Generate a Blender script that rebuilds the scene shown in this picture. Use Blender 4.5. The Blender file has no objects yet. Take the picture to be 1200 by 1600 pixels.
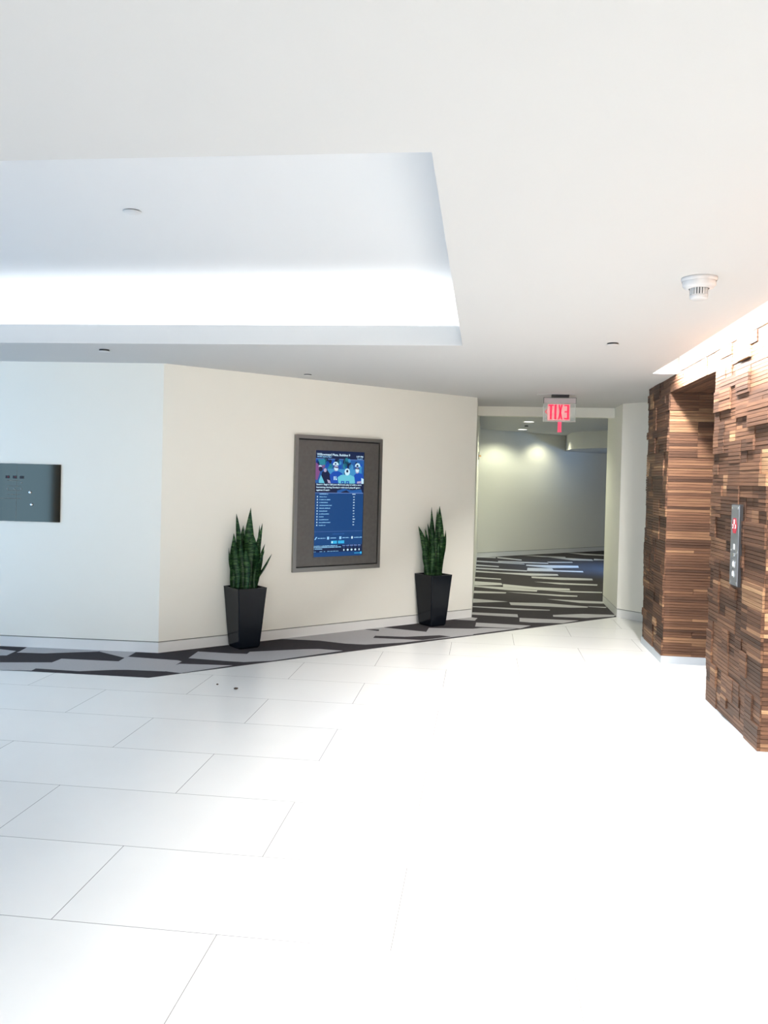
import bpy, bmesh, math, random
from mathutils import Vector, Matrix, noise
random.seed(7)
SC = bpy.context.scene
COL = SC.collection
# ---------------------------------------------------------------- camera
cam = bpy.data.cameras.new('camera'); camo = bpy.data.objects.new('camera', cam); COL.objects.link(camo)
PITCH, ROLL, YAW, EYE = -0.01692, 0.025184, 0.117779, 1.6063
_f = Vector((-math.sin(YAW)*math.cos(PITCH), math.cos(YAW)*math.cos(PITCH), math.sin(PITCH)))
_r = Vector((math.cos(YAW), math.sin(YAW), 0)); _u = _r.cross(_f)
_r2 = math.cos(ROLL)*_r + math.sin(ROLL)*_u; _u2 = -math.sin(ROLL)*_r + math.cos(ROLL)*_u
camo.matrix_world = Matrix(((_r2.x,_u2.x,-_f.x,0),(_r2.y,_u2.y,-_f.y,0),(_r2.z,_u2.z,-_f.z,EYE),(0,0,0,1)))
cam.sensor_fit = 'VERTICAL'; cam.sensor_height = 36; cam.lens = 1314.36/1600*36
cam.shift_y = -31.21/1600; cam.clip_start = 0.05; cam.clip_end = 200
SC.camera = camo
# ---------------------------------------------------------------- view, world, lamps
SC.view_settings.view_transform = 'Standard'; SC.view_settings.look = 'None'
SC.view_settings.gamma = 1; SC.view_settings.use_curve_mapping = False
SC.view_settings.exposure = 0.64
W = bpy.data.worlds.new('world'); SC.world = W; W.use_nodes = True
W.node_tree.nodes['Background'].inputs[0].default_value = (0.86, 0.93, 1.0, 1)
W.node_tree.nodes['Background'].inputs[1].default_value = 0.3
def area(name, loc, target, sx, sy, power, col, along=(1, 0, 0), spread=180):
    l = bpy.data.lights.new(name, 'AREA'); l.shape = 'RECTANGLE'; l.size = sx; l.size_y = sy
    l.energy = power; l.color = col; l.spread = math.radians(spread)
    o = bpy.data.objects.new(name, l); COL.objects.link(o); o.location = loc
    z = -(Vector(target)-Vector(loc)).normalized(); x = (Vector(along)-z*Vector(along).dot(z)).normalized(); y = z.cross(x)
    o.matrix_world = Matrix(((x.x, y.x, z.x, loc[0]), (x.y, y.y, z.y, loc[1]), (x.z, y.z, z.z, loc[2]), (0, 0, 0, 1))); return o
# daylight through the glazed sides of the lobby: behind the camera, at the left (cooler)
area('daylight_behind', (2.6, -8.7, 1.4), (-0.5, 9, 0.6), 9, 2.3, 340, (1.0, 0.97, 0.90))
area('daylight_left', (-7.6, 2.0, 1.3), (2, 2.0, 0.7), 9, 2.2, 125, (0.30, 0.60, 1.0), (0, 1, 0))
# fluorescent strips laid in the ceiling cove
area('cove_lamp', (-3.1, 6.24, 2.66), (-3.1, 6.20, 3.2), 5.8, 0.06, 36, (0.93, 0.97, 1.0))
# wall washer strip inside the ceiling slot over the walnut wall
area('wall_washer_lamp', (1.498, 3.75, 2.634), (1.510, 3.75, 2.5), 7.4, 0.04, 280, (1.0, 0.965, 0.93), (0, 1, 0))
# blue fills for corridor daylight, added: one onto the carpet, one under the bulkhead
area('corridor_daylight', (4.6, 15.9, 2.27), (2.5, 16.3, 0.0), 1.8, 0.8, 40, (0.20, 0.48, 1.0), (0, 1, 0), 50)
area('corridor_daylight', (6.2, 16.9, 0.8), (2.5, 18.6, 2.31), 1.5, 0.6, 1.5, (0.22, 0.50, 1.0), (0, 1, 0), 36)  # added to brighten the bulkhead underside
def spot(name, loc, power, deg, col, blend=0.6, target=None):
    l = bpy.data.lights.new(name, 'SPOT'); l.energy = power; l.spot_size = math.radians(deg); l.spot_blend = blend
    l.color = col; l.shadow_soft_size = 0.06
    o = bpy.data.objects.new(name, l); COL.objects.link(o); o.location = loc
    if target: o.rotation_euler = (Vector(target)-Vector(loc)).to_track_quat('-Z', 'Y').to_euler()
    return o

# ---------------------------------------------------------------- materials
def mat(name, col, rough=0.6, metal=0.0, emit=None, es=1.0, spec=0.5, coat=0.0):
    m = bpy.data.materials.new(name); m.use_nodes = True
    b = m.node_tree.nodes['Principled BSDF']
    b.inputs['Base Color'].default_value = (*col, 1); b.inputs['Roughness'].default_value = rough
    b.inputs['Metallic'].default_value = metal; b.inputs['Specular IOR Level'].default_value = spec
    b.inputs['Coat Weight'].default_value = coat
    if emit:
        b.inputs['Emission Color'].default_value = (*emit, 1); b.inputs['Emission Strength'].default_value = es
    return m
def nd(m, t, **k):
    n = m.node_tree.nodes.new(t)
    for a, v in k.items(): setattr(n, a, v)
    return n
def lk(m, a, b): m.node_tree.links.new(a, b)
def speckle(m, scale, strength, dist, colvar=0.0):
    b = m.node_tree.nodes['Principled BSDF']; tc = nd(m, 'ShaderNodeTexCoord')
    no = nd(m, 'ShaderNodeTexNoise'); no.inputs['Scale'].default_value = scale; no.inputs['Detail'].default_value = 3
    lk(m, tc.outputs['Object'], no.inputs['Vector'])
    bu = nd(m, 'ShaderNodeBump'); bu.inputs['Strength'].default_value = strength; bu.inputs['Distance'].default_value = dist
    lk(m, no.outputs['Fac'], bu.inputs['Height']); lk(m, bu.outputs['Normal'], b.inputs['Normal'])
    if colvar:
        c = list(b.inputs['Base Color'].default_value); mr = nd(m, 'ShaderNodeMapRange')
        mr.inputs['From Min'].default_value = .3; mr.inputs['From Max'].default_value = .7
        mr.inputs['To Min'].default_value = 1-colvar; mr.inputs['To Max'].default_value = 1+colvar
        lk(m, no.outputs['Fac'], mr.inputs['Value'])
        vm = nd(m, 'ShaderNodeVectorMath', operation='SCALE'); vm.inputs[0].default_value = c[:3]
        lk(m, mr.outputs[0], vm.inputs['Scale']); lk(m, vm.outputs[0], b.inputs['Base Color'])
    return m
M = {}
M['wall'] = speckle(mat('painted_wall', (0.87, 0.86, 0.785), 0.7), 120, .06, .002)
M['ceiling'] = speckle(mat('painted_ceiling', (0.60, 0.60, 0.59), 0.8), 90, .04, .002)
M['tray'] = speckle(mat('painted_tray', (0.74, 0.745, 0.745), 0.8), 90, .04, .002)  # ceiling paint lightened to stand in for more light in the tray
M['base'] = mat('white_base', (0.80, 0.80, 0.78), 0.5)
M['metal_base'] = mat('pale_metal_base', (0.50, 0.55, 0.60), 0.35)
M['reveal'] = mat('dark_reveal', (0.16, 0.16, 0.14), 0.8)
M['black'] = mat('black', (0.012, 0.012, 0.014), 0.5)
M['white_plastic'] = mat('white_plastic', (0.64, 0.64, 0.64), 0.4)
M['pot'] = mat('black_lacquer', (0.005, 0.007, 0.011), 0.14, spec=0.22)
M['soil'] = speckle(mat('pale_gravel', (0.20, 0.19, 0.16), 0.95), 60, .8, .01, .5)
M['steel_frame'] = mat('brushed_frame', (0.30, 0.29, 0.27), 0.38, 0.9)
M['steel_panel'] = speckle(mat('brushed_panel', (0.16, 0.155, 0.148), 0.5, 0.75), 30, .02, .001, .06)
M['steel_plate'] = mat('call_plate_steel', (0.33, 0.37, 0.43), 0.35, 0.9)
M['mirror_steel'] = mat('polished_steel', (0.082, 0.075, 0.058), 0.08, 1.0)
M['chrome'] = mat('chrome', (0.8, 0.82, 0.85), 0.1, 1.0)
M['brass'] = mat('brass', (0.7, 0.45, 0.2), 0.35, 1.0)
M['door_metal'] = mat('elevator_door_steel', (0.5, 0.5, 0.5), 0.3, 1.0)
M['dark_carpet'] = speckle(mat('dark_carpet', (0.055, 0.050, 0.055), 0.95, spec=.1), 260, .8, .004, .35)
M['light_carpet'] = speckle(mat('light_carpet', (0.47, 0.465, 0.475), 0.95, spec=.1), 260, .8, .004, .18)
def tile_mat():
    m = mat('white_stone_tile', (0.86, 0.87, 0.86), 0.25, spec=0.35); b = m.node_tree.nodes['Principled BSDF']
    tc = nd(m, 'ShaderNodeTexCoord'); mp = nd(m, 'ShaderNodeMapping')
    mp.inputs['Location'].default_value = (1.4915+1.22*20, -2.8212+0.61*21, 0)
    lk(m, tc.outputs['Object'], mp.inputs['Vector'])
    br = nd(m, 'ShaderNodeTexBrick'); br.offset = 0.5; br.offset_frequency = 2; br.squash = 1
    br.inputs['Scale'].default_value = 1; br.inputs['Brick Width'].default_value = 1.22; br.inputs['Row Height'].default_value = 0.61
    br.inputs['Mortar Size'].default_value = 0.0016; br.inputs['Mortar Smooth'].default_value = 0; br.inputs['Bias'].default_value = 0
    br.inputs['Color1'].default_value = (0.86, 0.865, 0.85, 1); br.inputs['Color2'].default_value = (0.89, 0.895, 0.88, 1)
    br.inputs['Mortar'].default_value = (0.26, 0.26, 0.255, 1)
    lk(m, mp.outputs[0], br.inputs['Vector'])
    no = nd(m, 'ShaderNodeTexNoise'); no.inputs['Scale'].default_value = 2.2; no.inputs['Detail'].default_value = 5
    lk(m, tc.outputs['Object'], no.inputs['Vector'])
    mr = nd(m, 'ShaderNodeMapRange'); mr.inputs['To Min'].default_value = .96; mr.inputs['To Max'].default_value = 1.03
    lk(m, no.outputs['Fac'], mr.inputs['Value'])
    vm = nd(m, 'ShaderNodeVectorMath', operation='SCALE'); lk(m, br.outputs['Color'], vm.inputs[0]); lk(m, mr.outputs[0], vm.inputs['Scale'])
    lk(m, vm.outputs[0], b.inputs['Base Color']); return m
M['tile'] = tile_mat()
def wood_mat(name, axis):
    m = mat(name, (0.2, 0.1, 0.05), 0.55, spec=0.14); b = m.node_tree.nodes['Principled BSDF']
    at = nd(m, 'ShaderNodeAttribute'); at.attribute_name = 'tone'
    tc = nd(m, 'ShaderNodeTexCoord'); mp = nd(m, 'ShaderNodeMapping')
    mp.inputs['Scale'].default_value = (60, 3.5, 120) if axis == 'y' else (3.5, 60, 120)
    lk(m, tc.outputs['Object'], mp.inputs['Vector'])
    no = nd(m, 'ShaderNodeTexNoise'); no.inputs['Scale'].default_value = 1; no.inputs['Detail'].default_value = 4; no.inputs['Distortion'].default_value = .6
    lk(m, mp.outputs[0], no.inputs['Vector'])
    mr = nd(m, 'ShaderNodeMapRange'); mr.inputs['From Min'].default_value = .3; mr.inputs['From Max'].default_value = .7
    mr.inputs['To Min'].default_value = -.11; mr.inputs['To Max'].default_value = .11; lk(m, no.outputs['Fac'], mr.inputs['Value'])
    ad = nd(m, 'ShaderNodeMath', operation='ADD'); lk(m, at.outputs['Fac'], ad.inputs[0]); lk(m, mr.outputs[0], ad.inputs[1])
    cr = nd(m, 'ShaderNodeValToRGB'); e = cr.color_ramp.elements
    e[0].position = 0; e[0].color = (0.035, 0.020, 0.014, 1); e[1].position = 1; e[1].color = (0.46, 0.29, 0.16, 1)
    for ps, c in ((.3, (0.085, 0.046, 0.031, 1)), (.55, (0.165, 0.085, 0.052, 1)), (.78, (0.275, 0.155, 0.088, 1))):
        x = e.new(ps); x.color = c
    lk(m, ad.outputs[0], cr.inputs['Fac']); lk(m, cr.outputs[0], b.inputs['Base Color']); return m
M['wood_y'] = wood_mat('walnut_strips_long_wall', 'y'); M['wood_x'] = wood_mat('walnut_strips_jamb', 'x')
def leaf_mat():
    m = mat('snake_plant_leaf', (0.05, 0.12, 0.05), 0.42); b = m.node_tree.nodes['Principled BSDF']
    tc = nd(m, 'ShaderNodeTexCoord'); mp = nd(m, 'ShaderNodeMapping'); mp.inputs['Scale'].default_value = (12, 12, 55)
    lk(m, tc.outputs['Object'], mp.inputs['Vector'])
    no = nd(m, 'ShaderNodeTexNoise'); no.inputs['Scale'].default_value = 1; no.inputs['Detail'].default_value = 3; no.inputs['Distortion'].default_value = 1.2
    lk(m, mp.outputs[0], no.inputs['Vector'])
    cr = nd(m, 'ShaderNodeValToRGB'); e = cr.color_ramp.elements
    e[0].position = .38; e[0].color = (0.012, 0.055, 0.018, 1); e[1].position = .68; e[1].color = (0.13, 0.27, 0.09, 1)
    x = e.new(.52); x.color = (0.035, 0.115, 0.036, 1)
    lk(m, no.outputs['Fac'], cr.inputs['Fac']); lk(m, cr.outputs[0], b.inputs['Base Color']); return m
M['leaf'] = leaf_mat()
def clear_mat(name, tint, a, emit=None, es=0):
    m = bpy.data.materials.new(name); m.use_nodes = True; nt = m.node_tree
    b = nt.nodes['Principled BSDF']; out = nt.nodes['Material Output']
    b.inputs['Base Color'].default_value = (*tint, 1); b.inputs['Roughness'].default_value = .08
    if emit: b.inputs['Emission Color'].default_value = (*emit, 1); b.inputs['Emission Strength'].default_value = es
    t = nt.nodes.new('ShaderNodeBsdfTransparent'); t.inputs[0].default_value = (0.97, 0.98, 0.97, 1)
    mx = nt.nodes.new('ShaderNodeMixShader'); mx.inputs[0].default_value = a
    lk(m, t.outputs[0], mx.inputs[1]); lk(m, b.outputs[0], mx.inputs[2]); lk(m, mx.outputs[0], out.inputs[0]); return m
M['acrylic'] = clear_mat('clear_acrylic', (0.85, 0.88, 0.85), 0.22)
M['acrylic_glow'] = clear_mat('edge_lit_acrylic', (0.9, 0.5, 0.5), 0.40, (1.0, 0.20, 0.25), 0.62)
M['acrylic_edge'] = clear_mat('acrylic_edge', (0.9, 0.9, 0.85), 0.6)
M['exit_red'] = mat('exit_letter_red', (0.4, 0.02, 0.05), .5, emit=(0.80, 0.012, 0.07), es=0.62)
M['tag_red'] = mat('glowing_red_strip', (0.5, 0.05, 0.1), .5, emit=(0.85, 0.05, 0.12), es=0.6)
def em(name, c, s=0.68): return mat(name, (0.01, 0.01, 0.01), .35, emit=c, es=s, spec=.2)
M['led'] = em('lamp_lens', (1.0, 0.98, 0.86), 4.0)

# ---------------------------------------------------------------- helpers
def link(name, bm, m, parent=None, smooth=False, kind=None, loc=None):
    me = bpy.data.meshes.new(name); bm.to_mesh(me); bm.free()
    for x in (m if isinstance(m, (list, tuple)) else [m]): me.materials.append(x)
    if smooth:
        for p in me.polygons: p.use_smooth = True
    o = bpy.data.objects.new(name, me); COL.objects.link(o)
    if parent: o.parent = parent
    elif kind: o['kind'] = kind
    if loc: o.location = loc
    return o
def tag(o, label, cat, group=None):
    o['label'] = label; o['category'] = cat
    if group: o['group'] = group
    return o
def thing(name, loc, label, cat, rz=0, group=None):
    o = bpy.data.objects.new(name, None); o.empty_display_size = .1; COL.objects.link(o)
    o.location = loc; o.rotation_euler = (0, 0, rz); return tag(o, label, cat, group)
def box(bm, x0, x1, y0, y1, z0, z1, mi=0, mw=None):
    v = [bm.verts.new((x, y, z)) for z in (z0, z1) for x, y in ((x0, y0), (x1, y0), (x1, y1), (x0, y1))]
    if mw is not None:
        for q in v: q.co = mw @ q.co
    fs = [bm.faces.new([v[i] for i in f]) for f in ((3,2,1,0),(4,5,6,7),(0,1,5,4),(1,2,6,5),(2,3,7,6),(3,0,4,7))]
    for f in fs: f.material_index = mi
    return fs
def prism(bm, pts, z0, z1, mi=0):
    a = sum(pts[i][0]*pts[(i+1) % len(pts)][1]-pts[(i+1) % len(pts)][0]*pts[i][1] for i in range(len(pts)))
    if a < 0: pts = pts[::-1]
    lo = [bm.verts.new((x, y, z0)) for x, y in pts]; hi = [bm.verts.new((x, y, z1)) for x, y in pts]
    fs = [bm.faces.new(lo[::-1]), bm.faces.new(hi)]
    for i in range(len(pts)):
        j = (i+1) % len(pts); fs.append(bm.faces.new((lo[i], lo[j], hi[j], hi[i])))
    for f in fs: f.material_index = mi
def lathe(bm, prof, n=40, c=(0, 0, 0), mi=0, smooth=True):
    rings = []
    for r, z in prof:
        rings.append([bm.verts.new((c[0]+r*math.cos(2*math.pi*k/n), c[1]+r*math.sin(2*math.pi*k/n), c[2]+z)) for k in range(n)] if r > 1e-6 else [bm.verts.new((c[0], c[1], c[2]+z))])
    for a, b in zip(rings, rings[1:]):
        for k in range(n):
            j = (k+1) % n
            if len(a) == 1: f = bm.faces.new((a[0], b[j], b[k]))
            elif len(b) == 1: f = bm.faces.new((a[k], a[j], b[0]))
            else: f = bm.faces.new((a[k], a[j], b[j], b[k]))
            f.material_index = mi; f.smooth = smooth
def slab(name, p, q, t, z0, z1, m, kind='structure'):
    """upright slab whose visible face runs p->q; thickness t goes to the left of p->q"""
    d = Vector((q[0]-p[0], q[1]-p[1])).normalized(); n = Vector((-d.y, d.x))*t
    bm = bmesh.new(); prism(bm, [p, q, (q[0]+n.x, q[1]+n.y), (p[0]+n.x, p[1]+n.y)], z0, z1)
    return link(name, bm, m, kind=kind)

# ================================================================ structure
H = 2.565
A = (-2.825, 7.147); B = (-0.100, 9.850); L0 = (-7.8, 6.99)
bm = bmesh.new(); box(bm, -7.9, 8.0, -9, 13.0, -0.1, 0.0)
link('floor', bm, M['tile'], kind='structure')
LIGHT = [[(-4.216,6.975),(-4.037,6.935),(-4.016,6.75),(-4.071,6.737)],[(-4.045,7.182),(-3.378,7.171),(-3.344,7.08),(-3.756,6.902),(-4.0,6.879),(-4.002,6.934)],[(-3.358,7.119),(-3.026,7.153),(-3.014,6.946),(-3.022,6.892),(-3.34,7.081)],[(-3.925,6.496),(-3.52,6.592),(-3.514,6.74),(-3.014,6.753),(-3.022,6.892),(-3.011,6.939),(-2.553,6.904),(-2.506,6.873),(-2.506,6.728),(-2.506,6.493),(-2.814,6.479),(-2.911,6.456),(-3.165,6.348),(-3.533,6.362),(-3.527,6.287),(-3.778,6.256)],[(-2.488,6.781),(-2.046,6.824),(-2.362,6.465),(-2.508,6.5),(-2.506,6.728)],[(-2.508,7.288),(-2.209,7.277),(-2.056,7.29),(-2.058,7.384),(-1.602,7.616),(-1.48,7.656),(-1.245,7.63),(-1.775,7.067),(-1.991,6.965),(-2.113,6.966),(-2.495,7.005)],[(-1.937,8.035),(-1.387,8.606),(-1.025,8.943),(-1.01,8.914),(-0.786,8.844),(-0.556,8.784),(-0.544,9.024),(-0.071,9.096),(-0.066,8.739),(-0.279,8.548),(-0.732,8.152),(-1.083,7.958),(-1.28,7.962),(-1.552,8.045)],[(-0.296,9.635),(-0.105,9.853),(-0.03,9.812),(-0.059,9.626)],[(-0.043,9.5),(0.562,9.46),(0.435,9.241),(-0.052,9.237)],[(-0.071,9.1),(0.032,9.176),(0.399,9.223),(-0.067,8.769)],[(-0.098,10.224),(0.445,10.222),(0.444,10.004),(-0.103,10.05)],[(0.458,9.96),(1.14,9.956),(0.935,9.718),(0.573,9.666),(0.447,9.695)],[(0.869,10.289),(1.245,10.475),(1.647,10.505),(1.595,10.37),(1.256,10.169),(0.863,10.158)],[(-0.113,10.729),(0.868,10.687),(0.856,10.63),(0.492,10.57),(-0.112,10.651)],[(-0.105,11.41),(0.363,11.259),(-0.1,11.026)],[(0.376,11.202),(0.869,11.261),(1.386,11.116),(1.366,11.018),(1.149,10.956),(0.389,10.967)],[(0.899,11.671),(1.643,11.637),(1.644,11.451),(1.318,11.417)],[(1.389,11.14),(1.627,11.151),(1.598,11.062),(1.392,11.094)],[(-0.116,12.234),(0.367,12.194),(0.349,12.074),(-0.112,11.975)],[(0.372,12.24),(1.362,12.146),(1.346,12.031),(1.107,12.0),(0.485,12.188)],[(-0.113,12.808),(0.327,12.789),(0.833,12.637),(0.809,12.404),(0.378,12.449),(-0.112,12.696)],[(0.336,13.168),(0.792,12.937),(1.327,12.916),(1.316,12.712),(0.83,12.59),(0.331,12.774)],[(-0.12,13.399),(0.317,13.281),(0.329,13.032),(-0.094,12.863),(-0.119,12.921)],[(0.832,13.625),(1.83,13.602),(1.803,13.424),(1.232,13.408)],[(0.89,12.609),(1.776,12.675),(1.759,12.552),(1.265,12.487)],[(0.842,14.379),(1.846,14.387),(1.825,14.135),(1.308,14.018),(0.833,14.142)],[(-0.128,13.989),(0.319,13.874),(0.322,13.727),(-0.125,13.8)],[(-0.116,14.987),(0.326,14.817),(1.317,14.888),(1.314,14.64),(0.836,14.476),(0.323,14.668),(-0.113,14.727)],[(-0.109,15.494),(0.811,15.318),(0.802,15.136),(-0.107,15.261)],[(0.847,15.794),(1.301,15.84),(1.301,15.537),(1.827,15.566),(1.813,15.339),(1.283,15.306),(0.806,15.204)],[(0.851,16.365),(1.85,16.531),(1.82,16.148),(1.257,15.895),(0.841,16.159)],[(-0.107,16.059),(0.322,15.893),(0.319,15.722),(-0.11,15.808)],[(0.327,16.944),(1.308,16.905),(1.299,16.715),(0.854,16.68),(0.324,16.749)],[(1.298,17.121),(1.814,17.289),(1.807,17.094),(1.335,16.916)],[(-0.11,16.86),(0.821,16.536),(0.828,16.408),(-0.107,16.585)],[(0.314,17.821),(0.808,17.415),(0.804,17.184),(0.323,17.521)],[(-0.118,17.742),(0.299,17.753),(0.282,17.504),(-0.116,17.528)],[(1.271,18.297),(2.301,18.025),(2.281,17.695),(1.875,17.625)],[(2.364,18.201),(2.571,18.101),(2.545,17.913),(2.302,17.819)],[(0.825,18.439),(1.787,18.408),(1.757,18.085),(1.265,18.2)],[(1.893,19.524),(2.243,19.457),(2.741,19.316),(2.701,19.032),(2.255,19.052)],[(-0.121,18.153),(0.347,18.149),(0.314,17.821),(-0.118,17.835)]]
DARK = [[(-1.226,8.767),(-1.054,8.787),(-1.047,8.7),(-1.063,8.696)],[(-1.051,8.427),(-0.749,8.446),(-0.408,8.621),(-0.292,8.58),(-0.557,8.323),(-1.055,8.31)]]
# striped carpet: charcoal ground with pale planks, laid flush against the stone
bm = bmesh.new()
prism(bm, [(-7.8, 6.255), (-2.555, 6.283), (1.63, 10.375), (1.63, 11.62), (7.0, 13.4), (7.0, 24.7), (-0.3, 17.6), (-0.2, 9.9), (-2.9, 7.25), (-7.8, 7.10)], 0.0, 0.004, 0)
def flat(bm, pts, z, mi):
    a = sum(pts[i][0]*pts[(i+1) % len(pts)][1]-pts[(i+1) % len(pts)][0]*pts[i][1] for i in range(len(pts)))
    if a < 0: pts = pts[::-1]
    f = bm.faces.new([bm.verts.new((x, y, z)) for x, y in pts]); f.material_index = mi
for pl in LIGHT: flat(bm, pl, 0.0046, 1)
for pl in DARK: flat(bm, pl, 0.0052, 0)
rr = random.Random(3)                       # the same pattern carried on where the corridor turns right
for i in range(8):
    x0 = 2.9+.5*i; y = 14.2+.28*i
    while y < x0+17.2:
        w = rr.uniform(.1, .3)
        if rr.random() < .5: flat(bm, [(x0, y), (x0+.5, y+.06), (x0+.5, y+.06+w*rr.uniform(.3, 1)), (x0, y+w)], 0.0046, 1)
        y += w+rr.uniform(.1, .3)
for i in range(1, 7):
    x0 = -4.5-.5*i
    for y in (6.42, 6.85): flat(bm, [(x0, y), (x0+.5, y+rr.uniform(-.08, .08)), (x0+.5, y+.2), (x0, y+.17)], 0.0046, 1)
link('floor', bm, [M['dark_carpet'], M['light_carpet']], kind='structure').name = 'floor_carpet'

# painted walls: upper slab, a recessed dark reveal and a flush base board
def painted(side, p, q, top, t=0.12, reveal=True):
    d = Vector((q[0]-p[0], q[1]-p[1])).normalized(); n = Vector((-d.y, d.x))
    slab('wall_'+side, p, q, t, 0.104, top, M['wall'])
    slab('baseboard_'+side, p, q, t, 0.0, 0.096, M['base'])
    k = 0.012
    slab('trim_reveal', (p[0]+n.x*k, p[1]+n.y*k), (q[0]+n.x*k, q[1]+n.y*k), t-2*k, 0.096, 0.104, M['reveal'])
painted('front', L0, A, H)
painted('angled', A, B, H)
painted('corridor_left', B, (-0.1, 17.5), 2.66)
painted('corridor_end', (-0.1, 17.5), (7.0, 24.6), 2.66)
painted('corridor_right', (1.63, 11.56), (1.63, 10.36), H)      # jamb
painted('return', (1.63, 10.36), (3.0, 8.99), H)
painted('corridor_inner', (7.0, 13.4), (1.63, 11.56), 2.66)
bm = bmesh.new()                             # glazed left side: piers and rails
for y in (-9.0, -5.9, -2.8, .3, 3.4, 6.5): box(bm, -7.9, -7.78, y, y+.12, 0, H)
box(bm, -7.9, -7.78, -9, 6.99, 0, .1); box(bm, -7.9, -7.78, -9, 6.99, H-.12, H)
link('window_2', bm, M['steel_frame'], kind='structure')
# lintel over the corridor mouth
bm = bmesh.new(); box(bm, -0.1, 1.75, 10.98, 11.14, 2.445, 2.80)
link('wall_lintel', bm, M['wall'], kind='structure')
# corridor ceiling and the bulkhead boxed against the end wall
bm = bmesh.new(); prism(bm, [(-0.1, 11.14), (7.0, 11.14), (7.0, 24.6), (-0.1, 17.5)], 2.66, 2.76)
link('ceiling_corridor', bm, M['ceiling'], kind='structure')
bm = bmesh.new()
pts = [(1.808, 19.40)]
for k in range(7):
    t = k/6; pts.append(tuple((1-t)**2*a+2*t*(1-t)*b+t*t*c for a, b, c in zip((1.81, 18.25), (1.83, 17.80), (2.05, 17.56))))
pts += [(4.0, 15.48), (7.0, 18.4), (7.0, 24.59)]
prism(bm, pts, 2.31, 2.659)
link('ceiling_bulkhead', bm, M['ceiling'], kind='structure')
# daylight window at the far right of the corridor
bm = bmesh.new()
for a, b, c, d in ((13.5, 24.5, 0, .12), (13.5, 24.5, 2.5, 2.66)): box(bm, 6.95, 7.03, a, b, c, d)
for y in (13.5, 16.2, 18.9, 21.6, 24.42): box(bm, 6.95, 7.03, y, y+.08, .12, 2.5)
link('window_1', bm, M['reveal'], kind='structure')

# lobby ceiling with the tray recess and the light slot
T = 0.10
RX, RY0, RY1 = -0.178, 2.48, 6.06
SX0, SX1, SY1 = 1.425, 1.62, 7.5
bm = bmesh.new()
box(bm, -7.8, RX, -9, RY0, H, H+T)
box(bm, RX, SX0, -9, 11.0, H, H+T)
prism(bm, [(-7.8, RY1+.03), (RX, RY1+.03), (RX, 11.0), (-0.1, 11.0), (-0.12, 9.86), A, (-7.8, 6.99)], H, H+.03)
box(bm, SX0, 3.2, SY1, 11.0, H, H+T)
box(bm, SX0, SX1, -9, -0.5, H, H+T); box(bm, SX1, 8.0, -9, 2.38, H, H+T)
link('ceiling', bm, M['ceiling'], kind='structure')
# tray: sides, lip, trough and upper deck
bm = bmesh.new()
box(bm, -7.8, RX, RY1, RY1+.03, H, 2.708)                       # lip
link('ceiling_tray_lip', bm, M['ceiling'], kind='structure'); bm = bmesh.new()
box(bm, -7.8, RX, RY1+.03, 6.5, H+.031, H+.06)                  # trough floor
box(bm, -7.8, RX+.03, 6.5, 6.56, H+.03, 2.95)                     # trough back
box(bm, RX, RX+.03, RY0, 6.5, H+T, 2.95)                          # right side
box(bm, -7.8, RX+.03, RY0-.03, RY0, H+T, 2.95)                    # near side
box(bm, -7.83, -7.8, RY0, 6.5, H, 2.95)
box(bm, -7.8, RX+.03, RY0-.03, 6.56, 2.95, 3.0)                   # upper deck
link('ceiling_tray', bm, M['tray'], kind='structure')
bm = bmesh.new()
box(bm, SX0-.02, SX0, -.5, SY1, H+T, 2.80); box(bm, SX0, SX1+.1, SY1, SY1+.02, H+T, 2.80)
box(bm, SX0-.02, SX1+.12, -.5, SY1+.02, 2.80, 2.83); box(bm, SX1+.02, SX1+.08, -.5, SY1, H+.02, 2.80)
link('ceiling_slot', bm, M['ceiling'], kind='structure')

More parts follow.
